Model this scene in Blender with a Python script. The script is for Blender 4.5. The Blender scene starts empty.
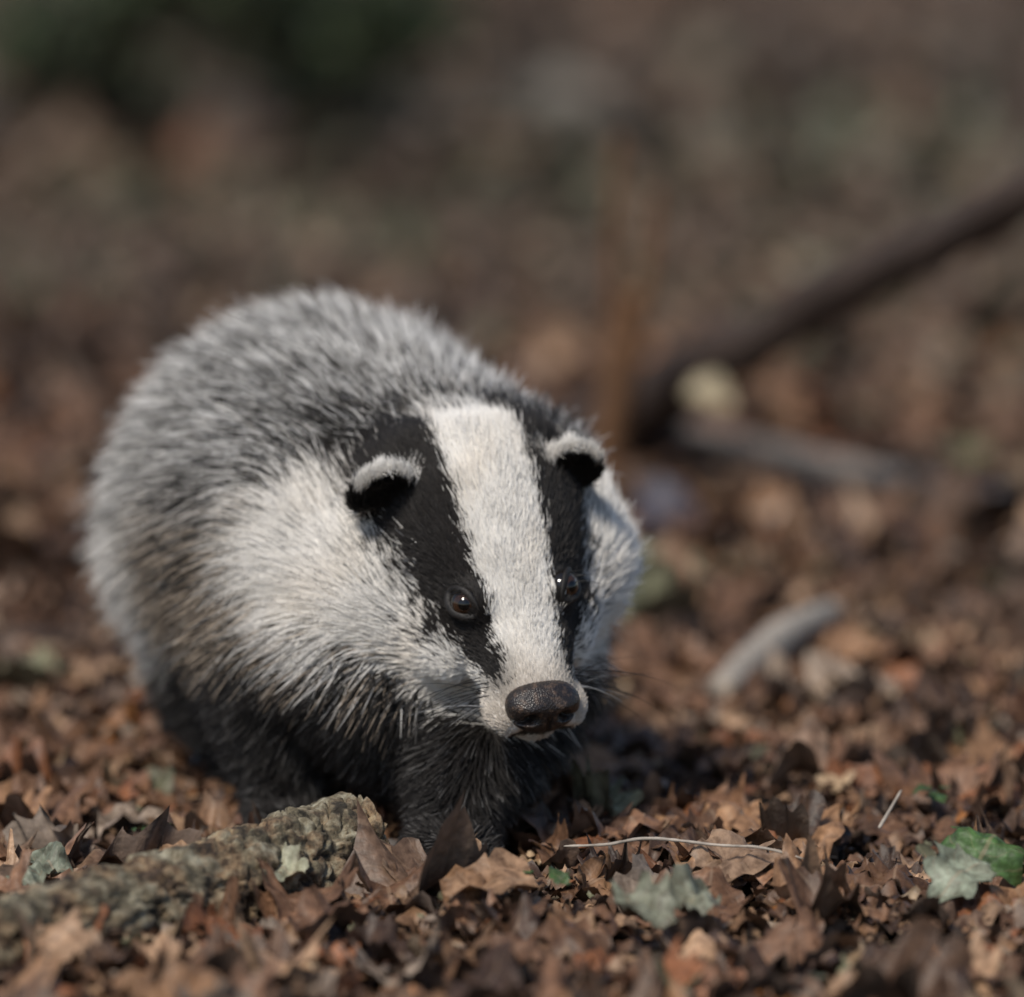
import bpy, math, random, numpy as np
from mathutils import Vector, Matrix, noise, kdtree
from mathutils.bvhtree import BVHTree
U=0.0006
rng=np.random.default_rng(7); random.seed(7)
scene=bpy.context.scene
col=scene.collection
def sm(a,b,x):
    t=np.clip((x-a)/(b-a),0,1); return t*t*(3-2*t)
def nrmz(v): return v/np.maximum(np.linalg.norm(v,axis=-1,keepdims=True),1e-9)
def link(o,parent=None):
    col.objects.link(o)
    if parent: o.parent=parent
    return o
# ---------------- materials
def mat(name):
    m=bpy.data.materials.new(name); m.use_nodes=True
    nt=m.node_tree; b=nt.nodes['Principled BSDF']
    return m,nt,b
def simple(name,c,r=0.6,spec=0.4,bump=0,bs=300):
    m,nt,b=mat(name)
    n=nt.nodes.new('ShaderNodeTexNoise'); n.inputs['Scale'].default_value=bs; n.inputs['Detail'].default_value=5
    tc=nt.nodes.new('ShaderNodeTexCoord'); nt.links.new(tc.outputs['Object'],n.inputs['Vector'])
    r2=nt.nodes.new('ShaderNodeValToRGB'); nt.links.new(n.outputs['Fac'],r2.inputs['Fac'])
    r2.color_ramp.elements[0].position=.3; r2.color_ramp.elements[1].position=.7
    r2.color_ramp.elements[0].color=(c[0]*.55,c[1]*.55,c[2]*.55,1); r2.color_ramp.elements[1].color=(min(1,c[0]*1.4),min(1,c[1]*1.4),min(1,c[2]*1.4),1)
    nt.links.new(r2.outputs[0],b.inputs['Base Color'])
    b.inputs['Roughness'].default_value=r; b.inputs['Specular IOR Level'].default_value=spec
    if bump:
        bp=nt.nodes.new('ShaderNodeBump'); bp.inputs['Strength'].default_value=bump; bp.inputs['Distance'].default_value=.001
        nt.links.new(n.outputs['Fac'],bp.inputs['Height']); nt.links.new(bp.outputs[0],b.inputs['Normal'])
    return m
def attrmat(name,attr,rough,spec,scale=1.0):
    m,nt,b=mat(name)
    a=nt.nodes.new('ShaderNodeAttribute'); a.attribute_name=attr
    nt.links.new(a.outputs['Color'],b.inputs['Base Color'])
    b.inputs['Roughness'].default_value=rough; b.inputs['Specular IOR Level'].default_value=spec
    return m
# ---------------- badger frame (units u)
Nn=np.array([34.,-110.,170.])
pit,yaw,rol=math.radians(36),math.radians(22),math.radians(5.5)
F=np.array([math.cos(pit)*math.sin(yaw),-math.cos(pit)*math.cos(yaw),-math.sin(pit)])
S0=np.array([math.cos(yaw),math.sin(yaw),0.])
U0=np.cross(F,S0)
if U0[2]<0: U0=-U0
S=S0*math.cos(rol)+U0*math.sin(rol); Up=U0*math.cos(rol)-S0*math.sin(rol)
B=np.stack([S,F,Up])
def l2w(p): return Nn+np.asarray(p,float)@B
def w2l(P): return (P-Nn)@B.T
ST=np.array([ # f, c, hh, hw
[-4,-8,16,22],[-14,-9,25,33],[-30,-7,31,40],[-60,-3,39,46],[-90,2,48,54],[-118,8,59,65],[-150,14,72,79],[-185,20,83,94],[-230,22,99,106],[-280,18,108,115],[-320,2,108,119],[-370,-40,98,118],[-410,-65,88,110],[-440,-80,75,95]],float)
# collect geometry
V=[];Fc=[]
def addm(vs,fs):
    o=len(V); V.extend([tuple(v) for v in vs]); Fc.extend([tuple(i+o for i in f) for f in fs])
import bmesh
bm=bmesh.new(); bmesh.ops.create_icosphere(bm,subdivisions=4,radius=1)
ICO=np.array([v.co[:] for v in bm.verts]); ICOF=[[v.index for v in f.verts] for f in bm.faces]; bm.free()
bm=bmesh.new(); bmesh.ops.create_icosphere(bm,subdivisions=2,radius=1)
IC2=np.array([v.co[:] for v in bm.verts]); IC2F=[[v.index for v in f.verts] for f in bm.faces]; bm.free()
def ell(c,r,loc=False,hi=True):
    I,f=(ICO,ICOF) if hi else (IC2,IC2F)
    p=I*np.array(r)+np.array(c)
    if loc: p=l2w(p)
    addm(p,f)
def chain(pts,rad,loc=False,step=.35):
    for (a,ra),(b,rb) in zip(zip(pts[:-1],rad[:-1]),zip(pts[1:],rad[1:])):
        a=np.array(a,float);b=np.array(b,float); n=max(2,int(np.linalg.norm(b-a)/(step*min(ra,rb)))+1)
        for i in range(n+1):
            t=i/n; ell(a*(1-t)+b*t,[ra*(1-t)+rb*t]*3,loc,False)
ell((-208,440,297),(196,220,200)); ell((-162,320,282),(202,200,194)); ell((-122,220,262),(196,170,188))
ell((-85,120,165),(135,105,120)); ell((-215,520,265),(160,165,165))
ell((-85,90,215),(155,110,110))
# fore legs
chain([(-215,160,210),(-240,150,110),(-238,130,45)],[90,58,38]); ell((-236,105,24),(42,56,24))
chain([(-20,110,200),(-35,30,110),(-58,-20,45)],[98,64,42]); ell((-62,-46,28),(46,56,25))
for k in range(5):
    ell((-62+(k-2)*19,-92+abs(k-2)*7,20),(11,24,13),False,False)
    ell((-236+(k-2)*18,58+abs(k-2)*7,14),(10,22,12),False,False)
# hind legs
chain([(-280,470,190),(-310,410,110),(-300,500,60),(-295,455,22)],[95,66,38,34]); ell((-295,430,20),(42,65,20))
chain([(-110,470,190),(-90,420,110),(-100,510,60),(-100,465,22)],[95,66,38,34]); ell((-100,440,20),(42,65,20))
chain([(-290,640,260),(-310,730,200),(-315,790,170)],[50,38,18])
# head loft
nr=40; vs=[];fs=[]
fsamp=np.linspace(-4,-440,60)
for f in fsamp:
    c,hh,hw=[np.interp(-f,-ST[:,0],ST[:,k]) for k in (1,2,3)]
    for j in range(nr):
        a=2*math.pi*j/nr; ca,sa=math.cos(a),math.sin(a)
        e=.9
        vs.append(l2w((hw*math.copysign(abs(ca)**e,ca),f,c+hh*math.copysign(abs(sa)**e,sa))))
for i in range(len(fsamp)-1):
    for j in range(nr):
        k=(j+1)%nr; fs.append((i*nr+j,i*nr+k,(i+1)*nr+k,(i+1)*nr+j))
fs.append(tuple(range(nr))[::-1]); fs.append(tuple((len(fsamp)-1)*nr+j for j in range(nr)))
addm(vs,fs)
ell((0,-44,-38),(28,38,17),True); ell((0,-95,-40),(40,60,26),True)
EARS=[]
for sg in (-1,1):
    ell((sg*58,-170,-16),(48,84,50),True)
    ell((sg*86,-262,-24),(80,120,74),True)     # cheeks
    ell((sg*(108 if sg<0 else 82),-330,-48),(92 if sg<0 else 82,110,84),True)
    ell((sg*30,-32,-18),(23,32,20),True)      # lips
    ell((sg*38,-128,44),(24,34,22),True)      # brow
    ec=np.array([sg*(106 if sg<0 else 91),-252,87.]); EARS.append(ec)
    ell(ec,(28,8,27),True)
    for i in range(25):
        a=math.radians(-40+260*i/24)
        ell(ec+np.array([math.cos(a)*28,5,math.sin(a)*26]),[7,7,7],True,False)
me=bpy.data.meshes.new('raw'); me.from_pydata(V,[],Fc); me.update()
ro=bpy.data.objects.new('raw',me); col.objects.link(ro)
md=ro.modifiers.new('r','REMESH'); md.mode='VOXEL'; md.voxel_size=4.5
md=ro.modifiers.new('s','SMOOTH'); md.factor=.5; md.iterations=7
dg=bpy.context.evaluated_depsgraph_get()
bme=bpy.data.meshes.new_from_object(ro.evaluated_get(dg)); bme.name='body'
bpy.data.objects.remove(ro)
nv=len(bme.vertices); co=np.zeros(nv*3); bme.vertices.foreach_get('co',co); co=co.reshape(-1,3)
ne=len(bme.edges); ed=np.zeros(ne*2,int); bme.edges.foreach_get('vertices',ed); ed=ed.reshape(-1,2)
Lc=w2l(co); deg=np.bincount(ed.ravel(),minlength=nv)[:,None]
thc=np.degrees(np.arctan2(Lc[:,2]-12,np.abs(Lc[:,0])+1e-6))
soft=np.maximum(sm(-150,-215,Lc[:,1]),sm(-85,-130,Lc[:,1])*sm(5,-12,thc))*np.where((Lc[:,2]>44)&(Lc[:,1]>-300)&(np.abs(Lc[:,0])<165)&(Lc[:,2]<145),0,1)*sm(35,80,co[:,2])
soft=soft[:,None]
for _ in range(90):
    sacc=np.zeros((nv,3)); 
    for k in range(3):
        sacc[:,k]=np.bincount(ed[:,0],co[ed[:,1],k],nv)+np.bincount(ed[:,1],co[ed[:,0],k],nv)
    co=co+soft*.6*(sacc/deg-co)
bme.vertices.foreach_set('co',co.ravel()); bme.update()
no=np.zeros(nv*3); bme.vertices.foreach_get('normal',no); no=no.reshape(-1,3)
bme.calc_loop_triangles(); tr=np.zeros(len(bme.loop_triangles)*3,int); bme.loop_triangles.foreach_get('vertices',tr); tr=tr.reshape(-1,3)
bvh=BVHTree.FromPolygons([Vector(v) for v in co],tr.tolist())
# eyes
EYES=[]
for sg in (-1,1):
    a=math.radians(36 if sg<0 else 42); d=np.array([sg*math.cos(a),0.42,math.sin(a)]); d/=np.linalg.norm(d)
    o=l2w((0,-148,9)); dw=d@B
    h=bvh.ray_cast(Vector(o),Vector(dw))
    p=np.array(h[0]) if h[0] else o+dw*60
    EYES.append((p-dw*8.5,dw))
def smoothnoise(P,sc,seed):
    r=np.random.default_rng(seed); out=np.zeros(len(P))
    for i in range(6):
        k=r.normal(size=3); k/=np.linalg.norm(k); out+=np.sin(P@k*(2*math.pi/sc)*r.uniform(.6,1.7)+r.uniform(0,6.3))
    return out/2.4
def region(P):
    L=w2l(P); s,f,u=L.T; A=np.abs(s)
    c=np.interp(-f,-ST[:,0],ST[:,1])
    th=np.degrees(np.arctan2(u-c,A+1e-6)); r=np.hypot(s,u-c)
    rl=np.interp(f,[-260,-180,-120,-60,0],[190,150,104,74,58])
    hm=sm(-385,-300,f)*sm(1.15,.95,r/rl)*sm(60,20,f)
    ws=np.interp(f,[-330,-290,-200,-115,-40,-10],[36,43,41,35,30,24])
    jit=smoothnoise(P,22,3)*2.6+rng.normal(0,2.9,len(P))
    cw=sm(ws+4,ws-4,A+jit)*(u>c)
    th0=np.interp(f,[-300,-250,-180,-125,-70,-35],[15,13,9,-5,0,25])
    bk=(1-cw)*sm(th0-9,th0+9,th+jit*2)*sm(-26,-46,f)
    tk=sm(-58,-74,th)*sm(-110,-150,f)+sm(-46,-60,th)*sm(-160,-210,f); tk=np.clip(tk,0,1)
    Kh=np.maximum(bk,tk)
    Wh=1-Kh
    z=P[:,2];y=P[:,1]
    n=smoothnoise(P,120,5)
    zk=np.interp(y,[0,200,350,480],[208,202,155,100])
    Kb=sm(zk+55,zk-20,z+n*14)
    wb=np.exp(-(((A-128)/72)**2+((f+262)/92)**2+((u+36)/62)**2)**1.4)*1.5
    wb=np.clip(wb,0,1)
    db=np.exp(-(((A-88)/55)**2+((f+335)/58)**2+((u-55)/62)**2))*1.0
    ds=np.exp(-(((P[:,0]+290)/90)**2+((y-190)/120)**2+((z-290)/115)**2))*.62
    ds=np.maximum(ds,np.exp(-(((P[:,0]+190)/75)**2+((y-150)/85)**2+((z-405)/62)**2))*.55)
    Kb=np.clip(np.maximum(np.maximum(Kb,ds)*(1-wb),db),0,1)
    side=sm(440,230,z)*sm(210,400,y)
    Wb=np.clip(np.maximum(wb,(.03+.62*side)),0,1)*(1-Kb)
    K=hm*Kh+(1-hm)*Kb; W=hm*Wh+(1-hm)*Wb
    fade=sm(-300,-345,f)*hm; W=W*(1-fade*.8); K=K*(1-fade*.3)
    ear=np.zeros(len(P))
    for ec in EARS:
        q=(L-ec); d=np.sqrt((q[:,0]/41)**2+(q[:,1]/25)**2+(q[:,2]/41)**2)
        m=d<1; m&=(q[:,2]>-18)
        rim=(q[:,2]+jit>10)&(np.hypot(q[:,0],q[:,2])>26.5)
        ear=np.maximum(ear,m*1.0)
        K=np.where(m,np.where(rim,0,1),K); W=np.where(m,np.where(rim,1,0),W)
    return dict(K=K,W=W,hm=hm,ear=ear,L=L,th=th,side=side,A=A,r=r)
# ---- badger parent
badger=bpy.data.objects.new('badger',None); link(badger)
R=region(co)
skin=(R['K'][:,None]*np.array([.012,.011,.01])+R['W'][:,None]*np.array([.6,.57,.53])+np.clip(1-R['K']-R['W'],0,1)[:,None]*np.array([.085,.068,.052]))
Ls=R['L']
mouth=(Ls[:,1]>-62)&(Ls[:,2]<-26)&(Ls[:,2]>-33)
skin[mouth]=(.02,.015,.012)
ca=bme.color_attributes.new('skin','FLOAT_COLOR','POINT')
ca.data.foreach_set('color',np.c_[skin,np.ones(nv)].astype(np.float32).ravel())
bme.vertices.foreach_set('co',(co*U).ravel()); bme.update()
for p in bme.polygons: p.use_smooth=True
bo=link(bpy.data.objects.new('body',bme),badger); bme.materials.clear(); bme.materials.append(attrmat('badger_skin','skin',.8,.2))
# ---- fur
tv=co[tr]; ar=np.linalg.norm(np.cross(tv[:,1]-tv[:,0],tv[:,2]-tv[:,0]),axis=1)/2
cen=tv.mean(1); Rc=region(cen)
facing=sm(650,350,cen[:,1])*.7+.3
wgt=ar*(facing+Rc['hm']*3.2+Rc['ear']*3.5)*np.where(cen[:,2]<3,0.05,1)
NH=300000
ti=rng.choice(len(tr),NH,p=wgt/wgt.sum())
b=rng.random((NH,2)); fl=b.sum(1)>1; b[fl]=1-b[fl]; bc=np.c_[1-b.sum(1),b]
P=(tv[ti]*bc[:,:,None]).sum(1); Nr=nrmz((no[tr[ti]]*bc[:,:,None]).sum(1))
keep=np.ones(NH,bool)
for e,dw in EYES:
    d=np.linalg.norm(P-(e+dw*8),axis=1); keep&=(d>17)
Lp=w2l(P); keep&=~((Lp[:,1]>-16)&(np.abs(Lp[:,0])<32)&(Lp[:,2]>-26)&(Lp[:,2]<24)&(Lp[:,1]<40))
P=P[keep];Nr=Nr[keep];N=len(P)
R=region(P); L=R['L']; hm=R['hm'];f=L[:,1]; th=R['th']
lb=np.interp(P[:,2],[20,90,200,300],[10,24,52,60])*(1+.25*R['side'])
lh=np.interp(f,[-340,-260,-200,-120,-70,-20],[40,24,15,9.5,7.5,5])
chk=sm(8,-25,th)*sm(-80,-220,f); lh=lh+chk*28
length=(hm*lh+(1-hm)*lb); length=np.where(R['ear']>0,np.where(R['W']>.5,15,11),length)
length*=rng.uniform(.55,1.3,N)
out=nrmz(L*np.array([1,0,1]))@B
hflow=-F+out*.35*chk[:,None]+np.array([0,0,-.3])*chk[:,None]
bflow=np.array([-.3,.8,0])[None,:]+np.array([0,0,-1.])*(.35+.9*(1-np.abs(Nr[:,2:3])))*sm(520,250,P[:,2:3])
bflow=bflow+(P-np.array([-60,142,330]))*np.array([.0035,0,0])
flow=hflow*hm[:,None]+bflow*(1-hm[:,None])
eflow=np.tile(Up*1.0-F*.3,(N,1)); flow=np.where(R['ear'][:,None]>0,eflow,flow)
flow=flow-(flow*Nr).sum(1,keepdims=True)*Nr; flow=nrmz(flow)
lift=hm*.30+(1-hm)*.64+.12*chk
lift=np.where(R['ear']>0,.4,lift)
jn=np.stack([smoothnoise(P,60,11),smoothnoise(P,60,12),smoothnoise(P,60,13)],1)*.17
d0=nrmz(flow*(1-lift[:,None]*.6)+Nr*lift[:,None]+rng.normal(size=(N,3))*np.where(hm>.5,.13,.22)[:,None]+jn*(1-hm[:,None]*.5))
K_=6
t=np.linspace(0,1,K_)
bend=(flow*.28-Nr*.12)+np.array([0,0,-.08])+rng.normal(size=(N,3))*.09
X=P[:,None,:]+length[:,None,None]*(t[None,:,None]*d0[:,None,:]+(t**2)[None,:,None]*bend[:,None,:])
nc=N//14; ci=rng.choice(N,nc,replace=False)
kd=kdtree.KDTree(nc)
for i,k in enumerate(ci): kd.insert(Vector(P[k]),i)
kd.balance()
near=np.array([ci[kd.find(Vector(p))[1]] for p in P])
cf=(.42*(1-hm)+.24*hm)*(R['ear']<.5)*rng.uniform(.05,1.1,N)
rel=length/length[near]
tgt=X[near]-P[near][:,None,:]; tgt=P[near][:,None,:]+tgt*np.clip(rel,.6,1.4)[:,None,None]
X=X+(tgt-X)*(cf[:,None]*t[None,:]**1.3)[:,:,None]
# colours
rk=rng.random(N); isK=rk<R['K']; isW=(~isK)&(rk<R['K']+R['W']); isG=~(isK|isW)
C=np.zeros((N,K_,3))
br=rng.uniform(.8,1.06,N)
wc=np.array([.90,.87,.82]); C[isW]=(wc*br[isW][:,None])[:,None,:]
C[isW]*=(.82+.18*t)[None,:,None]
bw=np.where(isW&(hm<.4)&(R['side']>.2))[0]; rr_=rng.random(len(bw))<.35
C[bw[rr_]]*=np.interp(t,[0,.4,.55,.75,1],[1,.9,.25,.9,1])[None,:,None]
C[isK]=(np.array([.015,.013,.012])*rng.uniform(.6,1.9,isK.sum())[:,None])[:,None,:]
pt=isK&(hm<.4)&(rng.random(N)<.08)&(R['ear']<.5)
C[pt]=C[pt]*(1-t[None,:,None]**3)+np.array([.28,.27,.26])*t[None,:,None]**3
g=np.where(isG)[0]; ng=len(g)
cl_r=rng.random(N)[near][g]
b0=rng.uniform(.12,.42,ng); b1=b0+rng.uniform(.32,.50,ng)+.14*(cl_r-.5)
pale=np.array([.40,.34,.27]); dark=np.array([.016,.014,.012]); tip=np.array([.86,.84,.81])
tt=t[None,:]
inb=((tt>b0[:,None])&(tt<b1[:,None]))[:,:,None]; top=(tt>=b1[:,None])[:,:,None]
Cg=np.where(inb,dark,np.where(top,tip,pale))
dk=rng.random(ng)<.24+.30*(cl_r>.55); Cg[dk]=dark*1.5
C[g]=Cg*rng.uniform(.8,1.1,ng)[:,None,None]
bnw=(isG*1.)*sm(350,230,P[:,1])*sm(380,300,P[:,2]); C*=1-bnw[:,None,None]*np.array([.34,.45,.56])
mz=sm(-70,-15,f)*hm; C*= (1-mz[:,None]*np.array([.32,.37,.42]))[:,None,:]
sg_=hm*np.exp(-((np.abs(L[:,0])-36)/14)**2-((f+42)/22)**2)*(L[:,2]>-10)*.55; C*=1-sg_[:,None,None]
mo=(L[:,1]>-62)&(L[:,2]<-26)&(L[:,2]>-33)&(hm>.5); C[mo]*=.15
st=np.clip(smoothnoise(P,90,41)*.5+.1,0,1)*hm; C*=1-st[:,None,None]*np.array([.02,.05,.09])
rad0=np.where(hm>.5,.46,.58)*np.where(R['ear']>0,.9,1)
rad=rad0[:,None]*np.interp(t,[0,.5,1],[1,.85,.15])[None,:]
def make_hair(name,X,rad,C,m):
    N,K=X.shape[:2]
    hc=bpy.data.hair_curves.new(name)
    hc.add_curves([K]*N)
    hc.points.foreach_set('position',(X*U).astype(np.float32).ravel())
    a=hc.attributes.get('radius') or hc.attributes.new('radius','FLOAT','POINT')
    a.data.foreach_set('value',(rad*U).astype(np.float32).ravel())
    a=hc.attributes.new('fcol','FLOAT_COLOR','POINT')
    a.data.foreach_set('color',np.concatenate([C,np.ones((N,K,1))],2).astype(np.float32).ravel())
    hc.materials.append(m)
    return link(bpy.data.objects.new(name,hc),badger)
furm=attrmat('badger_fur','fcol',.5,.3)
make_hair('fur',X,rad,C,furm)
# whiskers
WX=[];WC=[]
for sg in (-1,1):
    for i in range(26):
        if i<20: o=l2w((sg*rng.uniform(38,48),rng.uniform(-66,-28),rng.uniform(-26,4))); dl=np.array([sg*1.,rng.uniform(-.7,.3),rng.uniform(-.45,.2)]); ll=rng.uniform(45,115)
        else: o=l2w((sg*rng.uniform(48,56),-130+rng.uniform(-12,12),58)); dl=np.array([sg*.7,rng.uniform(0,.4),rng.uniform(.3,.8)]); ll=rng.uniform(18,40)
        dl=nrmz(dl)@B; tt=np.linspace(0,1,10)[:,None]
        WX.append(o+ll*(tt*dl+tt**2*np.array([0,.05,-.28]))); WC.append(.25 if (rng.random()<.15 and i<20) else .015)
WX=np.array(WX); wr=np.interp(np.linspace(0,1,10),[0,1],[.62,.15])[None,:]*np.ones((len(WX),1))
make_hair('whiskers',WX,wr,np.ones(WX.shape)*np.array(WC)[:,None,None],furm)
# nose
def grid_sphere(nu,nvv):
    vs=[];fs=[]
    for i in range(nvv+1):
        ph=math.pi*i/nvv
        for j in range(nu):
            a=2*math.pi*j/nu; vs.append((math.sin(ph)*math.cos(a),math.cos(ph),math.sin(ph)*math.sin(a)))
    for i in range(nvv):
        for j in range(nu):
            k=(j+1)%nu; fs.append((i*nu+j,i*nu+k,(i+1)*nu+k,(i+1)*nu+j))
    return np.array(vs),fs
def mkobj(name,v,fs,m,parent=None,smooth=True):
    me=bpy.data.meshes.new(name); me.from_pydata([tuple(x) for x in v],[],fs); me.validate(); me.update()
    if smooth: me.polygons.foreach_set('use_smooth',[True]*len(me.polygons))
    me.materials.append(m); return link(bpy.data.objects.new(name,me),parent)
gv,gf=grid_sphere(140,110)
p=np.sign(gv)*np.abs(gv)**.88*np.array([38,23,26.]); 
p[:,0]*=1+.08*gv[:,2]-.10*(gv[:,2]<-.2)*(-gv[:,2]-.2)
fr=(gv[:,1]>0)
for sg in (-1,1):
    d=((p[:,0]-sg*17)/6)**2+((p[:,2]+5)/5)**2; p[:,1]-=fr*13*np.exp(-d**1.2)
    d=((p[:,0]-sg*28)/9)**2+((p[:,2]+9)/2.6)**2; p[:,1]-=fr*9*np.exp(-d)
    d=((p[:,0]-sg*19)/15)**2+((p[:,2]-6)/7)**2; p[:,1]+=fr*3.5*np.exp(-d)
p[:,1]-=fr*4*np.exp(-(p[:,0]/2.5)**2)*sm(0,-10,p[:,2])
ra=math.radians(24); ca_,sa_=math.cos(ra),math.sin(ra)
p=np.stack([p[:,0],p[:,1]*ca_-p[:,2]*sa_,p[:,1]*sa_+p[:,2]*ca_],1)
p=l2w(p+np.array([0,-13,-1]))
m,nt,bs=mat('badger_nose')
bs.inputs['Roughness'].default_value=.40; bs.inputs['Specular IOR Level'].default_value=.5
vo=nt.nodes.new('ShaderNodeTexVoronoi'); vo.inputs['Scale'].default_value=900; tc=nt.nodes.new('ShaderNodeTexCoord'); nt.links.new(tc.outputs['Object'],vo.inputs['Vector'])
bp=nt.nodes.new('ShaderNodeBump'); bp.inputs['Strength'].default_value=.6; bp.inputs['Distance'].default_value=.0006; nt.links.new(vo.outputs['Distance'],bp.inputs['Height']); nt.links.new(bp.outputs[0],bs.inputs['Normal'])
nn=nt.nodes.new('ShaderNodeTexNoise'); nn.inputs['Scale'].default_value=260; nn.inputs['Detail'].default_value=6; nt.links.new(tc.outputs['Object'],nn.inputs['Vector'])
rr=nt.nodes.new('ShaderNodeValToRGB'); rr.color_ramp.elements[0].position=.5; rr.color_ramp.elements[0].color=(.016,.012,.011,1); rr.color_ramp.elements[1].position=.72; rr.color_ramp.elements[1].color=(.10,.065,.045,1)
nt.links.new(nn.outputs['Fac'],rr.inputs[0]); nt.links.new(rr.outputs[0],bs.inputs['Base Color'])
mkobj('nose',p*U,gf,m,badger)
# eyes
em,nt,bs=mat('badger_eye')
bs.inputs['Roughness'].default_value=.04; bs.inputs['Specular IOR Level'].default_value=.6
a=nt.nodes.new('ShaderNodeAttribute'); a.attribute_name='ecol'; nt.links.new(a.outputs['Color'],bs.inputs['Base Color'])
lidm=simple('eyelid_skin',(.016,.014,.013),.55,.3,.4,800)
for i,(e,dw) in enumerate(EYES):
    look=nrmz(dw*.75+F*.25+np.array([0.15,-.5,.08])); 
    z=look; x=nrmz(np.cross(Up,z)); y=np.cross(z,x); M=np.stack([x,z,y])
    gv,gf=grid_sphere(64,64); r=16.5
    pp=gv*r; pp[:,1]+=1.6*np.exp(-(np.hypot(gv[:,0],gv[:,2])/.5)**2)*(gv[:,1]>0)
    o=mkobj('eye',(e+pp@M)*U,gf,em,badger)
    rr=np.hypot(gv[:,0],gv[:,2]); fr=gv[:,1]>0
    cc=np.where(((rr<.36)&fr)[:,None],np.array([.002,.002,.002]),np.where(((rr<.70)&fr)[:,None],np.array([.036,.017,.009]),np.array([.010,.008,.007])))
    at=o.data.color_attributes.new('ecol','FLOAT_COLOR','POINT'); at.data.foreach_set('color',np.c_[cc,np.ones(len(cc))].astype(np.float32).ravel())
    x2=nrmz(np.cross(Up,dw)); y2=np.cross(dw,x2)
    vs=[];fs=[];na,nb=48,12
    for q in range(na):
        A=2*math.pi*q/na; ex=16.5*math.cos(A); ey=9.8*math.sin(A)*(1-.15*abs(math.cos(A)))
        cc0=e+x2*ex+y2*ey+dw*(math.sqrt(max(0,18**2-ex**2-ey**2))*.80)
        rad_d=nrmz(x2*math.cos(A)+y2*math.sin(A))
        for w in range(nb):
            Bq=2*math.pi*w/nb; vs.append((cc0+rad_d*(math.cos(Bq)*4.0+2.5)+dw*math.sin(Bq)*2.4)*U)
    for q in range(na):
        for w in range(nb):
            fs.append((q*nb+w,((q+1)%na)*nb+w,((q+1)%na)*nb+(w+1)%nb,q*nb+(w+1)%nb))
    mkobj('eyelid',vs,fs,lidm,badger)
# claws
clm=simple('claw_horn',(.10,.08,.06),.4,.5)
for bx,by in ((-62,-92),(-236,58)):
    for k in range(5):
        vs=[];fs=[];n=10
        for i in range(9):
            t_=i/8; c=np.array([bx+(k-2)*20,by+abs(k-2)*7-18-t_*34,20-13*t_**1.8]); r=4.2*(1-t_)**.8+.3
            for j in range(n): vs.append((c+np.array([math.cos(2*math.pi*j/n)*r,0,math.sin(2*math.pi*j/n)*r]))*U)
        for i in range(8):
            for j in range(n): fs.append((i*n+j,i*n+(j+1)%n,(i+1)*n+(j+1)%n,(i+1)*n+j))
        mkobj('claw',vs,fs,clm,badger)
# ================= setting
def h_ground(x,y):
    return .006*np.sin(x*9+1)*np.cos(y*7)+.004*np.sin(x*23+y*17)+.03*sm(3,9,y)*np.sin(x*1.3+.5)*np.sin(y*.8)
def gsheet():
    ys=np.concatenate([np.linspace(-3.5,3,150),np.linspace(3.1,14,90),np.geomspace(14.5,300,50)])
    xs0=np.concatenate([-np.geomspace(200,1.6,30),np.linspace(-1.5,1.5,90),np.geomspace(1.6,200,30)])
    fs=[]
    X_,Y_=np.meshgrid(xs0,ys); Z=h_ground(X_,Y_)-.012
    v=np.c_[X_.ravel(),Y_.ravel(),Z.ravel()]; nx=len(xs0)
    for i in range(len(ys)-1):
        for j in range(nx-1): fs.append((i*nx+j,i*nx+j+1,(i+1)*nx+j+1,(i+1)*nx+j))
    return v,fs
gm,nt,bs=mat('woodland_soil')
tc=nt.nodes.new('ShaderNodeTexCoord')
n1=nt.nodes.new('ShaderNodeTexNoise'); n1.inputs['Scale'].default_value=1.3; n1.inputs['Detail'].default_value=6
n2=nt.nodes.new('ShaderNodeTexNoise'); n2.inputs['Scale'].default_value=45; n2.inputs['Detail'].default_value=8
for n in (n1,n2): nt.links.new(tc.outputs['Object'],n.inputs['Vector'])
r1=nt.nodes.new('ShaderNodeValToRGB'); r1.color_ramp.elements[0].position=.35; r1.color_ramp.elements[1].position=.65
r1.color_ramp.elements[0].color=(.050,.034,.024,1); r1.color_ramp.elements[1].color=(.08,.066,.045,1)
r2=nt.nodes.new('ShaderNodeValToRGB'); r2.color_ramp.elements[0].position=.35; r2.color_ramp.elements[1].position=.7
r2.color_ramp.elements[0].color=(.25,.25,.25,1); r2.color_ramp.elements[1].color=(1.6,1.5,1.4,1)
mx=nt.nodes.new('ShaderNodeMix'); mx.data_type='RGBA'; mx.blend_type='MULTIPLY'; mx.inputs['Factor'].default_value=1
nt.links.new(n1.outputs['Fac'],r1.inputs[0]); nt.links.new(n2.outputs['Fac'],r2.inputs[0]); nt.links.new(r1.outputs[0],mx.inputs[6]); nt.links.new(r2.outputs[0],mx.inputs[7])
nt.links.new(mx.outputs[2],bs.inputs['Base Color']); bs.inputs['Roughness'].default_value=.9
bp=nt.nodes.new('ShaderNodeBump'); bp.inputs['Distance'].default_value=.01; nt.links.new(n2.outputs['Fac'],bp.inputs['Height']); nt.links.new(bp.outputs[0],bs.inputs['Normal'])
v,fs=gsheet(); mkobj('ground',v,fs,gm)
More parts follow.
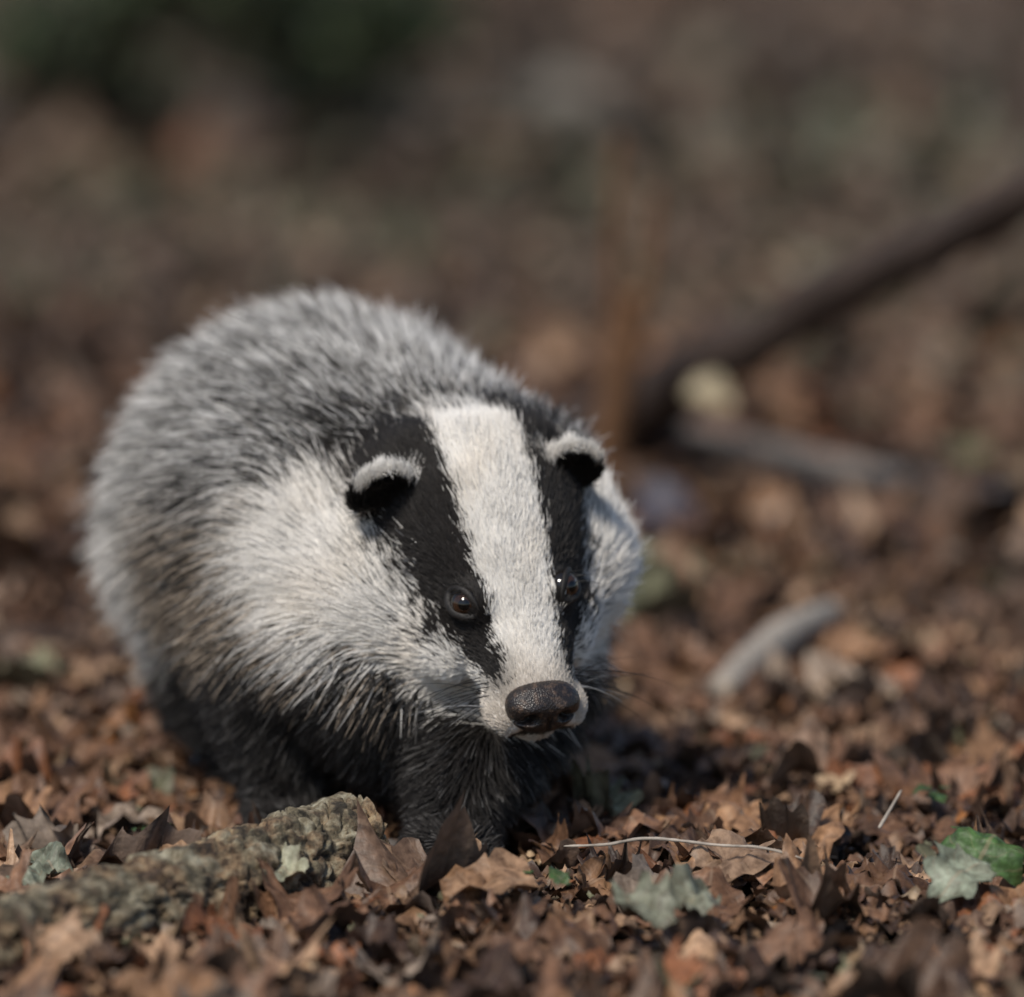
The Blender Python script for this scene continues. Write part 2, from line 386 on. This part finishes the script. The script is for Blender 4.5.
# leaf material
lm,nt,bs=mat('dead_leaf')
at=nt.nodes.new('ShaderNodeAttribute'); at.attribute_name='lcol'
uv=nt.nodes.new('ShaderNodeAttribute'); uv.attribute_name='luv'
sx=nt.nodes.new('ShaderNodeSeparateXYZ'); nt.links.new(uv.outputs['Vector'],sx.inputs[0])
def mth(op,a,b=None,c=None):
    n=nt.nodes.new('ShaderNodeMath'); n.operation=op
    for i,q in enumerate((a,b,c)):
        if q is None: continue
        if isinstance(q,(int,float)): n.inputs[i].default_value=q
        else: nt.links.new(q,n.inputs[i])
    return n.outputs[0]
ab=mth('ABSOLUTE',sx.outputs[0]); rib=mth('LESS_THAN',ab,.055)
sv=mth('FRACT',mth('SUBTRACT',mth('MULTIPLY',sx.outputs[1],9),mth('MULTIPLY',ab,1.6))); svl=mth('LESS_THAN',sv,.09)
vein=mth('MAXIMUM',rib,mth('MULTIPLY',svl,.5))
geo=nt.nodes.new('ShaderNodeNewGeometry')
nz=nt.nodes.new('ShaderNodeTexNoise'); nz.inputs['Scale'].default_value=160; nz.inputs['Detail'].default_value=5; nt.links.new(geo.outputs['Position'],nz.inputs['Vector'])
rp=nt.nodes.new('ShaderNodeValToRGB'); rp.color_ramp.elements[0].position=.3; rp.color_ramp.elements[1].position=.7
rp.color_ramp.elements[0].color=(.42,.38,.35,1); rp.color_ramp.elements[1].color=(1.35,1.35,1.35,1); nt.links.new(nz.outputs['Fac'],rp.inputs[0])
mx=nt.nodes.new('ShaderNodeMix'); mx.data_type='RGBA'; mx.blend_type='MULTIPLY'; mx.inputs['Factor'].default_value=1
nt.links.new(at.outputs['Color'],mx.inputs[6]); nt.links.new(rp.outputs[0],mx.inputs[7])
mb=nt.nodes.new('ShaderNodeMix'); mb.data_type='RGBA'; mb.inputs[7].default_value=(.30,.25,.21,1)
nt.links.new(mth('MULTIPLY',geo.outputs['Backfacing'],.25),mb.inputs['Factor']); nt.links.new(mx.outputs[2],mb.inputs[6])
mv=nt.nodes.new('ShaderNodeMix'); mv.data_type='RGBA'; mv.inputs[7].default_value=(.36,.25,.165,1)
nt.links.new(mth('MULTIPLY',vein,.28),mv.inputs['Factor']); nt.links.new(mb.outputs[2],mv.inputs[6])
nt.links.new(mv.outputs[2],bs.inputs['Base Color']); bs.inputs['Roughness'].default_value=.5; bs.inputs['Specular IOR Level'].default_value=.35
bp=nt.nodes.new('ShaderNodeBump'); bp.inputs['Strength'].default_value=.8; bp.inputs['Distance'].default_value=.0016
nt.links.new(mth('ADD',nz.outputs['Fac'],mth('MULTIPLY',vein,.5)),bp.inputs['Height']); nt.links.new(bp.outputs[0],bs.inputs['Normal'])
PAL=np.array([[.19,.115,.075],[.13,.078,.05],[.06,.038,.028],[.26,.165,.10],[.36,.26,.18],[.22,.10,.05],[.33,.29,.25],[.17,.12,.09],[.36,.17,.06],[.16,.18,.12],[.42,.34,.24]])*np.array([.96,.85,.75])
PW=np.array([.2,.2,.17,.13,.085,.07,.05,.09,.012,.018,.022]); PW/=PW.sum()
def leaves(pos,size,colr,nt_=17,ns=5,tilt=.5,curl=1.,yawa=None,tilts=None):
    N=len(pos); t=np.linspace(0,1,nt_); s=np.linspace(-1,1,ns)
    T,Sx=np.meshgrid(t,s,indexing='ij'); T=T.ravel()[None];Sx=Sx.ravel()[None]
    r=lambda a,b:rng.uniform(a,b,(N,1))
    frag0=np.where(rng.random((N,1))<.3,r(0,.35),0); frag1=np.where(rng.random((N,1))<.3,r(.6,.9),1)
    Tt=frag0+(frag1-frag0)*T
    w=np.sin(np.pi*np.clip(Tt,0.012,.988)**r(.8,1.3))**.6
    lob=np.where(rng.random((N,1))<.6,r(.10,.22),.03) if nt_>10 else .05
    w=w*(1+lob*np.cos(2*np.pi*Tt*r(3.,4.4)+r(0,6.3)))
    w=w*(1+.05*np.sin(Tt*41+r(0,6))*(nt_>10))*r(.27,.46)
    x=Sx*w; y=(Tt-.5)*1.0 - .05*np.abs(Sx)*np.cos(2*np.pi*Tt*3.3)
    x=x+r(-.3,.3)*y**2
    z=curl*(r(-1.0,.6)*y**2+r(-1.6,2.4)*x**2+r(-1,1)*x*y+ .06*np.sin(y*r(8,18)+r(0,6))+.07*np.sin(x*r(10,24)+y*r(-9,9)+r(0,6))+.03*np.sin(x*r(25,45)+y*r(15,40)+r(0,6)) + r(-.15,.35)*np.abs(x))
    p=np.stack([x,y,z],2)*size[:,None,None]
    ya=rng.uniform(0,2*np.pi,N) if yawa is None else yawa
    ta=np.abs(rng.normal(0,tilt,N)) if tilts is None else tilts
    ta=np.clip(ta,0,.85); ax=rng.uniform(0,2*np.pi,N)
    if tilts is not None: ax=np.zeros(N)
    ca,sa=np.cos(ya),np.sin(ya)
    q=np.stack([p[:,:,0]*ca[:,None]-p[:,:,1]*sa[:,None],p[:,:,0]*sa[:,None]+p[:,:,1]*ca[:,None],p[:,:,2]],2)
    k=np.stack([np.cos(ax),np.sin(ax),0*ax],1)[:,None,:]
    c=np.cos(ta)[:,None,None]; s_=np.sin(ta)[:,None,None]
    q=q*c+np.cross(np.broadcast_to(k,q.shape),q)*s_+k*(q*k).sum(2,keepdims=True)*(1-c)
    q=q+pos[:,None,:]
    idx=np.arange(nt_*ns).reshape(nt_,ns)
    quad=np.stack([idx[:-1,:-1],idx[:-1,1:],idx[1:,1:],idx[1:,:-1]],-1).reshape(-1,4)
    Q=(quad[None]+(np.arange(N)*nt_*ns)[:,None,None]).reshape(-1,4)
    cc=np.repeat(colr[:,None,:],nt_*ns,1)*(1-.25*np.abs(Sx)[:,:,None]**2)
    uvv=np.stack([np.broadcast_to(Sx,(N,nt_*ns)),Tt,np.zeros((N,nt_*ns))],2)
    return q.reshape(-1,3),Q,cc.reshape(-1,3),uvv.reshape(-1,3)
def leafobj(name,parts,m=lm,parent=None):
    off=0;vs=[];qs=[];cs=[];us=[]
    for v,q,c,u in parts: vs.append(v);qs.append(q+off);cs.append(c);us.append(u);off+=len(v)
    v=np.concatenate(vs);q=np.concatenate(qs);c=np.concatenate(cs);u=np.concatenate(us)
    me=bpy.data.meshes.new(name); me.vertices.add(len(v)); me.vertices.foreach_set('co',v.astype(np.float32).ravel())
    me.loops.add(q.size); me.loops.foreach_set('vertex_index',q.astype(np.int32).ravel())
    me.polygons.add(len(q)); me.polygons.foreach_set('loop_start',np.arange(0,q.size,4,dtype=np.int32)); 
    me.polygons.foreach_set('use_smooth',[True]*len(q)); me.update(calc_edges=True)
    a=me.attributes.new('lcol','FLOAT_COLOR','POINT'); a.data.foreach_set('color',np.c_[c,np.ones(len(c))].astype(np.float32).ravel())
    a=me.attributes.new('luv','FLOAT_VECTOR','POINT'); a.data.foreach_set('vector',u.astype(np.float32).ravel())
    me.materials.append(m); return link(bpy.data.objects.new(name,me),parent)
LA=np.array([-.38,-.44]); LB=np.array([-.10,-.085])
def segd(x,y,a,b):
    ab=b[:2]-a[:2]; t=np.clip(((x-a[0])*ab[0]+(y-a[1])*ab[1])/(ab@ab),0,1); return np.hypot(x-a[0]-t*ab[0],y-a[1]-t*ab[1])
PATCH=[(.70,7.,.9,(.19,.20,.13),.5),(-.5,5.5,1.2,(.12,.12,.07),.5),(.5,4.0,.6,(.18,.165,.11),.5),(1.0,3.0,.5,(.18,.20,.13),.55),(-.9,8,1.,(.13,.12,.10),.6),(.2,12,2.5,(.14,.13,.09),.6),(2.0,13,1.6,(.20,.15,.12),.5)]
def lcolor(x,y):
    n=len(x); c=PAL[rng.choice(len(PAL),n,p=PW)]*rng.uniform(.7,1.35,(n,1))
    Pn=np.c_[x,y,0*x]; c=c*(1+.35*smoothnoise(Pn,1.1,31)[:,None]*sm(.5,3,y)[:,None])
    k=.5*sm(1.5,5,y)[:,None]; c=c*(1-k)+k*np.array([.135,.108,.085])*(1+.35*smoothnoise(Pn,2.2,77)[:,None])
    for px,py,r,pc,k in PATCH:
        w=k*np.exp(-((x-px)**2+(y-py)**2)/r**2); pick=rng.random(n)<w
        c[pick]=np.array(pc)*rng.uniform(.7,1.2,(pick.sum(),1))
    return np.clip(c,.008,.6)
parts=[]
def zone(n,y0,y1,hw,size,zr,nt_,ns,tilt,curl,pw=1.,zoff=0.,bright=1.):
    y=y0+(y1-y0)*rng.random(n)**pw; x=rng.uniform(-1,1,n)*hw(y)
    sz=size(n)
    k=(segd(x,y,LA,LB)>.030+sz*.18)&(((x+.036)/.045)**2+((y+.045)/.06)**2>1)&(((x+.05)/.12)**2+((y+.05)/.10)**2+ (sz>.04)*-.6>0)
    x,y,sz=x[k],y[k],sz[k]; n=len(x)
    z=h_ground(x,y)+rng.uniform(0,1,n)*zr-.006+zoff
    z=np.where(sz>.05,z+zr*.2,z)
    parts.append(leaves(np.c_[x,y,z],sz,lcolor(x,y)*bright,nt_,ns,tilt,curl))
zone(8500,-.75,1.3,lambda y:.55+.12*(y+3),lambda n:rng.lognormal(math.log(.033),.40,n),.018,23,5,.32,1.1)
zone(620,-.75,1.3,lambda y:.45+.12*(y+3),lambda n:rng.lognormal(math.log(.058),.22,n),.008,27,7,.24,.9,zoff=.014,bright=1.2)
zone(16000,-.75,1.0,lambda y:.28+.10*(y+3),lambda n:rng.uniform(.005,.018,n),.022,5,3,.5,1.2)
zone(15000,1.2,6,lambda y:.6+.12*(y+3),lambda n:rng.lognormal(math.log(.055),.35,n),.03,9,3,.38,1.2)
zone(13000,5.8,28,lambda y:1.+.13*(y+3),lambda n:rng.lognormal(math.log(.10),.4,n),.05,5,3,.4,1.2,1.5)
leafobj('leaf_litter',parts)
def one(name,pos,size,c,yw,tl_,curl=1.):
    leafobj(name,[leaves(np.array([pos]),np.array([size]),np.array([c]),23,7,0,curl,np.array([yw]),np.array([tl_]))])
one('fallen_leaf',(-.005,-.20,.028),.07,(.28,.17,.10),1.9,.2,.4)
one('fallen_leaf',(.13,-.14,.028),.06,(.26,.17,.11),.6,.3,.6)
one('fallen_leaf',(-.085,-.105,.034),.026,(.34,.36,.25),.3,.7,.7)
one('fallen_leaf',(-.135,-.175,.030),.034,(.34,.34,.24),1.2,.4,.8)
one('fallen_leaf',(.075,-.27,.026),.045,(.20,.21,.155),.8,.4,1.2)
one('fallen_leaf',(.10,-.25,.028),.04,(.19,.20,.15),2.2,.5,1.4)
one('fallen_leaf',(.275,-.17,.045),.06,(.06,.12,.035),-.5,.8,.6)
one('fallen_leaf',(.255,-.20,.032),.045,(.24,.27,.20),-.8,.6,.6)
one('fallen_leaf',(-.27,-.13,.025),.035,(.17,.19,.14),.8,.4,1.2)
one('fallen_leaf',(-.285,-.16,.022),.03,(.18,.20,.15),2.2,.5,1.2)
one('fallen_leaf',(.175,1.5,.13),.05,(.40,.34,.22),1.3,.6,.5)
one('fallen_leaf',(.125,1.35,.05),.075,(.045,.045,.07),1.4,.9,.5)
one('fallen_leaf',(.13,1.05,.04),.065,(.30,.31,.20),1.0,.6,.5)
for (x,y,n) in ((.02,-.19,4),(.26,.05,4),(-.22,-.02,4),(-.16,-.20,3)):
    pos=np.array([x,y,.03])+rng.normal(size=(n,3))*np.array([.008,.008,.004])
    leafobj('seedling',[leaves(pos,rng.uniform(.008,.016,n),np.array([.05,.10,.03])*rng.uniform(.7,1.3,(n,1)),11,3,.5,.6)])
# tubes
def tube(name,pts,rads,m,seg=90,nr=24,amp=.12,fr=60,parent=None,crack=0):
    pts=np.array(pts,float); n=len(pts)
    tt=np.linspace(0,n-1,seg)
    def cr(A,t):
        i=int(min(max(math.floor(t),0),n-2)); u=t-i
        p0,p1,p2,p3=A[max(i-1,0)],A[i],A[i+1],A[min(i+2,n-1)]
        return .5*((2*p1)+(-p0+p2)*u+(2*p0-5*p1+4*p2-p3)*u*u+(-p0+3*p1-3*p2+p3)*u**3)
    C=np.array([cr(pts,t) for t in tt]); Rr=np.interp(tt,range(n),rads)
    T=np.gradient(C,axis=0); T=nrmz(T); vs=[];fs=[]
    x=nrmz(np.cross(T[0],[0,.13,1.])) 
    for i in range(seg):
        x=nrmz(x-T[i]*(x@T[i])); y=np.cross(T[i],x)
        e=min(i,seg-1-i)/2.5; er=min(1,math.sqrt(max(.02,1-(1-min(e,1))**2)))
        for j in range(nr):
            a=2*math.pi*j/nr; d=x*math.cos(a)+y*math.sin(a); q=C[i]+d*Rr[i]
            k1=noise.noise(Vector(q*fr)); k3=noise.noise(Vector(q*fr*3.3))
            k=amp*(k1*1.2+k3*.5)
            if crack:
                qq=Vector((math.cos(a)*2.6,math.sin(a)*2.6,i*Rr[i]*1.4))+Vector((k1,k3,k1))*.5
                vd=noise.voronoi(qq)[0]; k-=crack*max(0,1-(vd[1]-vd[0])*5)
            vs.append(C[i]+d*Rr[i]*er*(1+k))
    for i in range(seg-1):
        for j in range(nr): fs.append((i*nr+j,i*nr+(j+1)%nr,(i+1)*nr+(j+1)%nr,(i+1)*nr+j))
    fs.append(tuple(range(nr))[::-1]); fs.append(tuple((seg-1)*nr+j for j in range(nr)))
    return mkobj(name,vs,fs,m,parent)
bm_,nt,bs=mat('lichen_bark')
tc=nt.nodes.new('ShaderNodeTexCoord')
def ns_(s,d=6):
    n=nt.nodes.new('ShaderNodeTexNoise'); n.inputs['Scale'].default_value=s; n.inputs['Detail'].default_value=d; n.inputs['Roughness'].default_value=.7; nt.links.new(tc.outputs['Object'],n.inputs['Vector']); return n
def ramp(src,stops):
    r=nt.nodes.new('ShaderNodeValToRGB'); e=r.color_ramp.elements
    while len(e)<len(stops): e.new(.5)
    for q,(p,c) in zip(e,stops): q.position=p; q.color=(*c,1)
    nt.links.new(src,r.inputs[0]); return r.outputs[0]
a1=ns_(75,10); a2=ns_(26,6); a3=ns_(420,5)
c1=ramp(a1.outputs['Fac'],[(.38,(.02,.013,.009)),(.47,(.10,.06,.033)),(.55,(.27,.18,.10)),(.66,(.42,.33,.20))])
c2=ramp(a1.outputs['Fac'],[(.38,(.03,.024,.015)),(.5,(.18,.15,.095)),(.64,(.42,.39,.29))])
mx=nt.nodes.new('ShaderNodeMix'); mx.data_type='RGBA'; nt.links.new(ramp(a2.outputs['Fac'],[(.46,(0,0,0)),(.58,(1,1,1))]),mx.inputs['Factor']); nt.links.new(c1,mx.inputs[6]); nt.links.new(c2,mx.inputs[7])
nt.links.new(mx.outputs[2],bs.inputs['Base Color']); bs.inputs['Roughness'].default_value=.85
bp=nt.nodes.new('ShaderNodeBump'); bp.inputs['Strength'].default_value=1; bp.inputs['Distance'].default_value=.004
ad=nt.nodes.new('ShaderNodeMath'); ad.operation='MULTIPLY_ADD'; nt.links.new(a3.outputs['Fac'],ad.inputs[0]); ad.inputs[1].default_value=.4; nt.links.new(a1.outputs['Fac'],ad.inputs[2])
nt.links.new(ad.outputs[0],bp.inputs['Height']); nt.links.new(bp.outputs[0],bs.inputs['Normal'])
tube('log',[(-.46,-.56,.004),(-.38,-.45,.008),(-.277,-.32,.014),(-.176,-.19,.018),(-.130,-.125,.022),(-.090,-.085,.026)],[.028,.029,.030,.031,.032,.033],bm_,seg=300,nr=120,amp=.13,fr=45,crack=.16)
brm=simple('dark_bark',(.050,.034,.027),.8,.3,.5,120); grm=simple('weathered_wood',(.20,.175,.155),.8,.3,.5,120); orm=simple('rusty_bark',(.12,.06,.028),.8,.3,.5,120); plm=simple('pale_wood',(.32,.28,.235),.75,.3,.5,120)
fb=bpy.data.objects.new('fallen_branch',None); link(fb)
tube('stem',[(.02,2.0,-.02),(.087,1.9,.045),(.177,1.65,.140),(.235,1.52,.182),(.277,1.45,.222),(.364,1.3,.280),(.443,1.15,.342),(.60,1.0,.44),(.8,.8,.54)],[.040,.038,.031,.024,.026,.021,.020,.017,.014],brm,parent=fb,amp=.2,fr=14)
tube('side_branch',[(.12,1.95,.05),(.24,1.75,.045),(.37,1.6,.035),(.50,1.45,.03),(.75,1.3,.04)],[.018,.016,.014,.014,.011],grm,parent=fb)
tube('broken_spur',[(.16,1.66,.125),(.20,1.6,.15),(.235,1.55,.155)],[.012,.009,.005],plm,parent=fb,seg=30)
tw=bpy.data.objects.new('upright_twig',None); link(tw)
tube('stub',[(.080,1.6,0),(.095,1.6,.11),(.118,1.6,.215)],[.018,.016,.014],orm,parent=tw)
tube('shoot_1',[(.090,1.75,0),(.096,1.75,.17),(.102,1.75,.35)],[.010,.008,.006],orm,parent=tw)
tube('shoot_2',[(.112,1.6,.17),(.128,1.6,.24),(.134,1.6,.31)],[.010,.007,.005],orm,parent=tw)
tube('dead_stick',[(.15,.55,.015),(.20,.70,.03),(.25,.84,.03)],[.011,.014,.008],plm)
tube('dead_stick',[(-.45,.9,.0),(-.35,.85,.005),(-.2,.8,.0)],[.007,.008,.007],brm)
tube('thin_twig',[(.03,-.125,.034),(.055,-.135,.037),(.08,-.137,.041),(.12,-.137,.037),(.145,-.15,.038),(.17,-.165,.034)],[.0007,.0009,.001,.0009,.0008,.0005],plm,seg=60,nr=8,amp=.3,fr=200)
tube('thin_twig',[(.22,-.05,.03),(.235,-.03,.05)],[.0012,.0008],plm,seg=20,nr=8)
# bush
parts=[]
n=2000; c0=np.array([-.50,7.0,.30]); d=rng.normal(size=(n,3))*np.array([.22,.3,.14]); 
cl=rng.choice(12,n); cc=rng.normal(size=(12,3))*np.array([.20,.3,.10]); pos=c0+cc[cl]+d*.35; pos[:,2]=np.maximum(pos[:,2],.05)
parts.append(leaves(pos,rng.uniform(.04,.08,n),np.array([.028,.048,.018])*rng.uniform(.6,1.8,(n,1)),7,3,.9,1.))
leafobj('bush',parts)
# ================= light
w=bpy.data.worlds.new('World'); scene.world=w; w.use_nodes=True
nt=w.node_tree; bg=nt.nodes['Background']; sk=nt.nodes.new('ShaderNodeTexSky'); sk.sky_type='NISHITA'; sk.sun_disc=False
EL=math.radians(52); AZ=math.radians(212)
sk.sun_elevation=EL; sk.sun_rotation=AZ
nt.links.new(sk.outputs[0],bg.inputs[0]); bg.inputs[1].default_value=.11
sd=np.array([math.sin(AZ)*math.cos(EL),math.cos(AZ)*math.cos(EL),math.sin(EL)])
sl=bpy.data.lights.new('sun','SUN'); sl.energy=3.5; sl.angle=math.radians(10); sl.color=(1,.93,.83)
so=bpy.data.objects.new('sun',sl); link(so); so.rotation_euler=Vector(sd).to_track_quat('Z','Y').to_euler()
cam=bpy.data.cameras.new('camera'); cam.sensor_width=36; cam.lens=5000*36/1024; cam.clip_end=1000; cam.clip_start=.05
cam.dof.use_dof=True; cam.dof.focus_distance=2.94; cam.dof.aperture_fstop=2.8
cobj=bpy.data.objects.new('camera',cam); link(cobj); cobj.location=(0,-3,.6); cobj.rotation_euler=(math.radians(90)-math.atan(628/5000),0,0)
scene.camera=cobj
scene.view_settings.view_transform='Standard'; scene.view_settings.look='None'; scene.view_settings.exposure=0
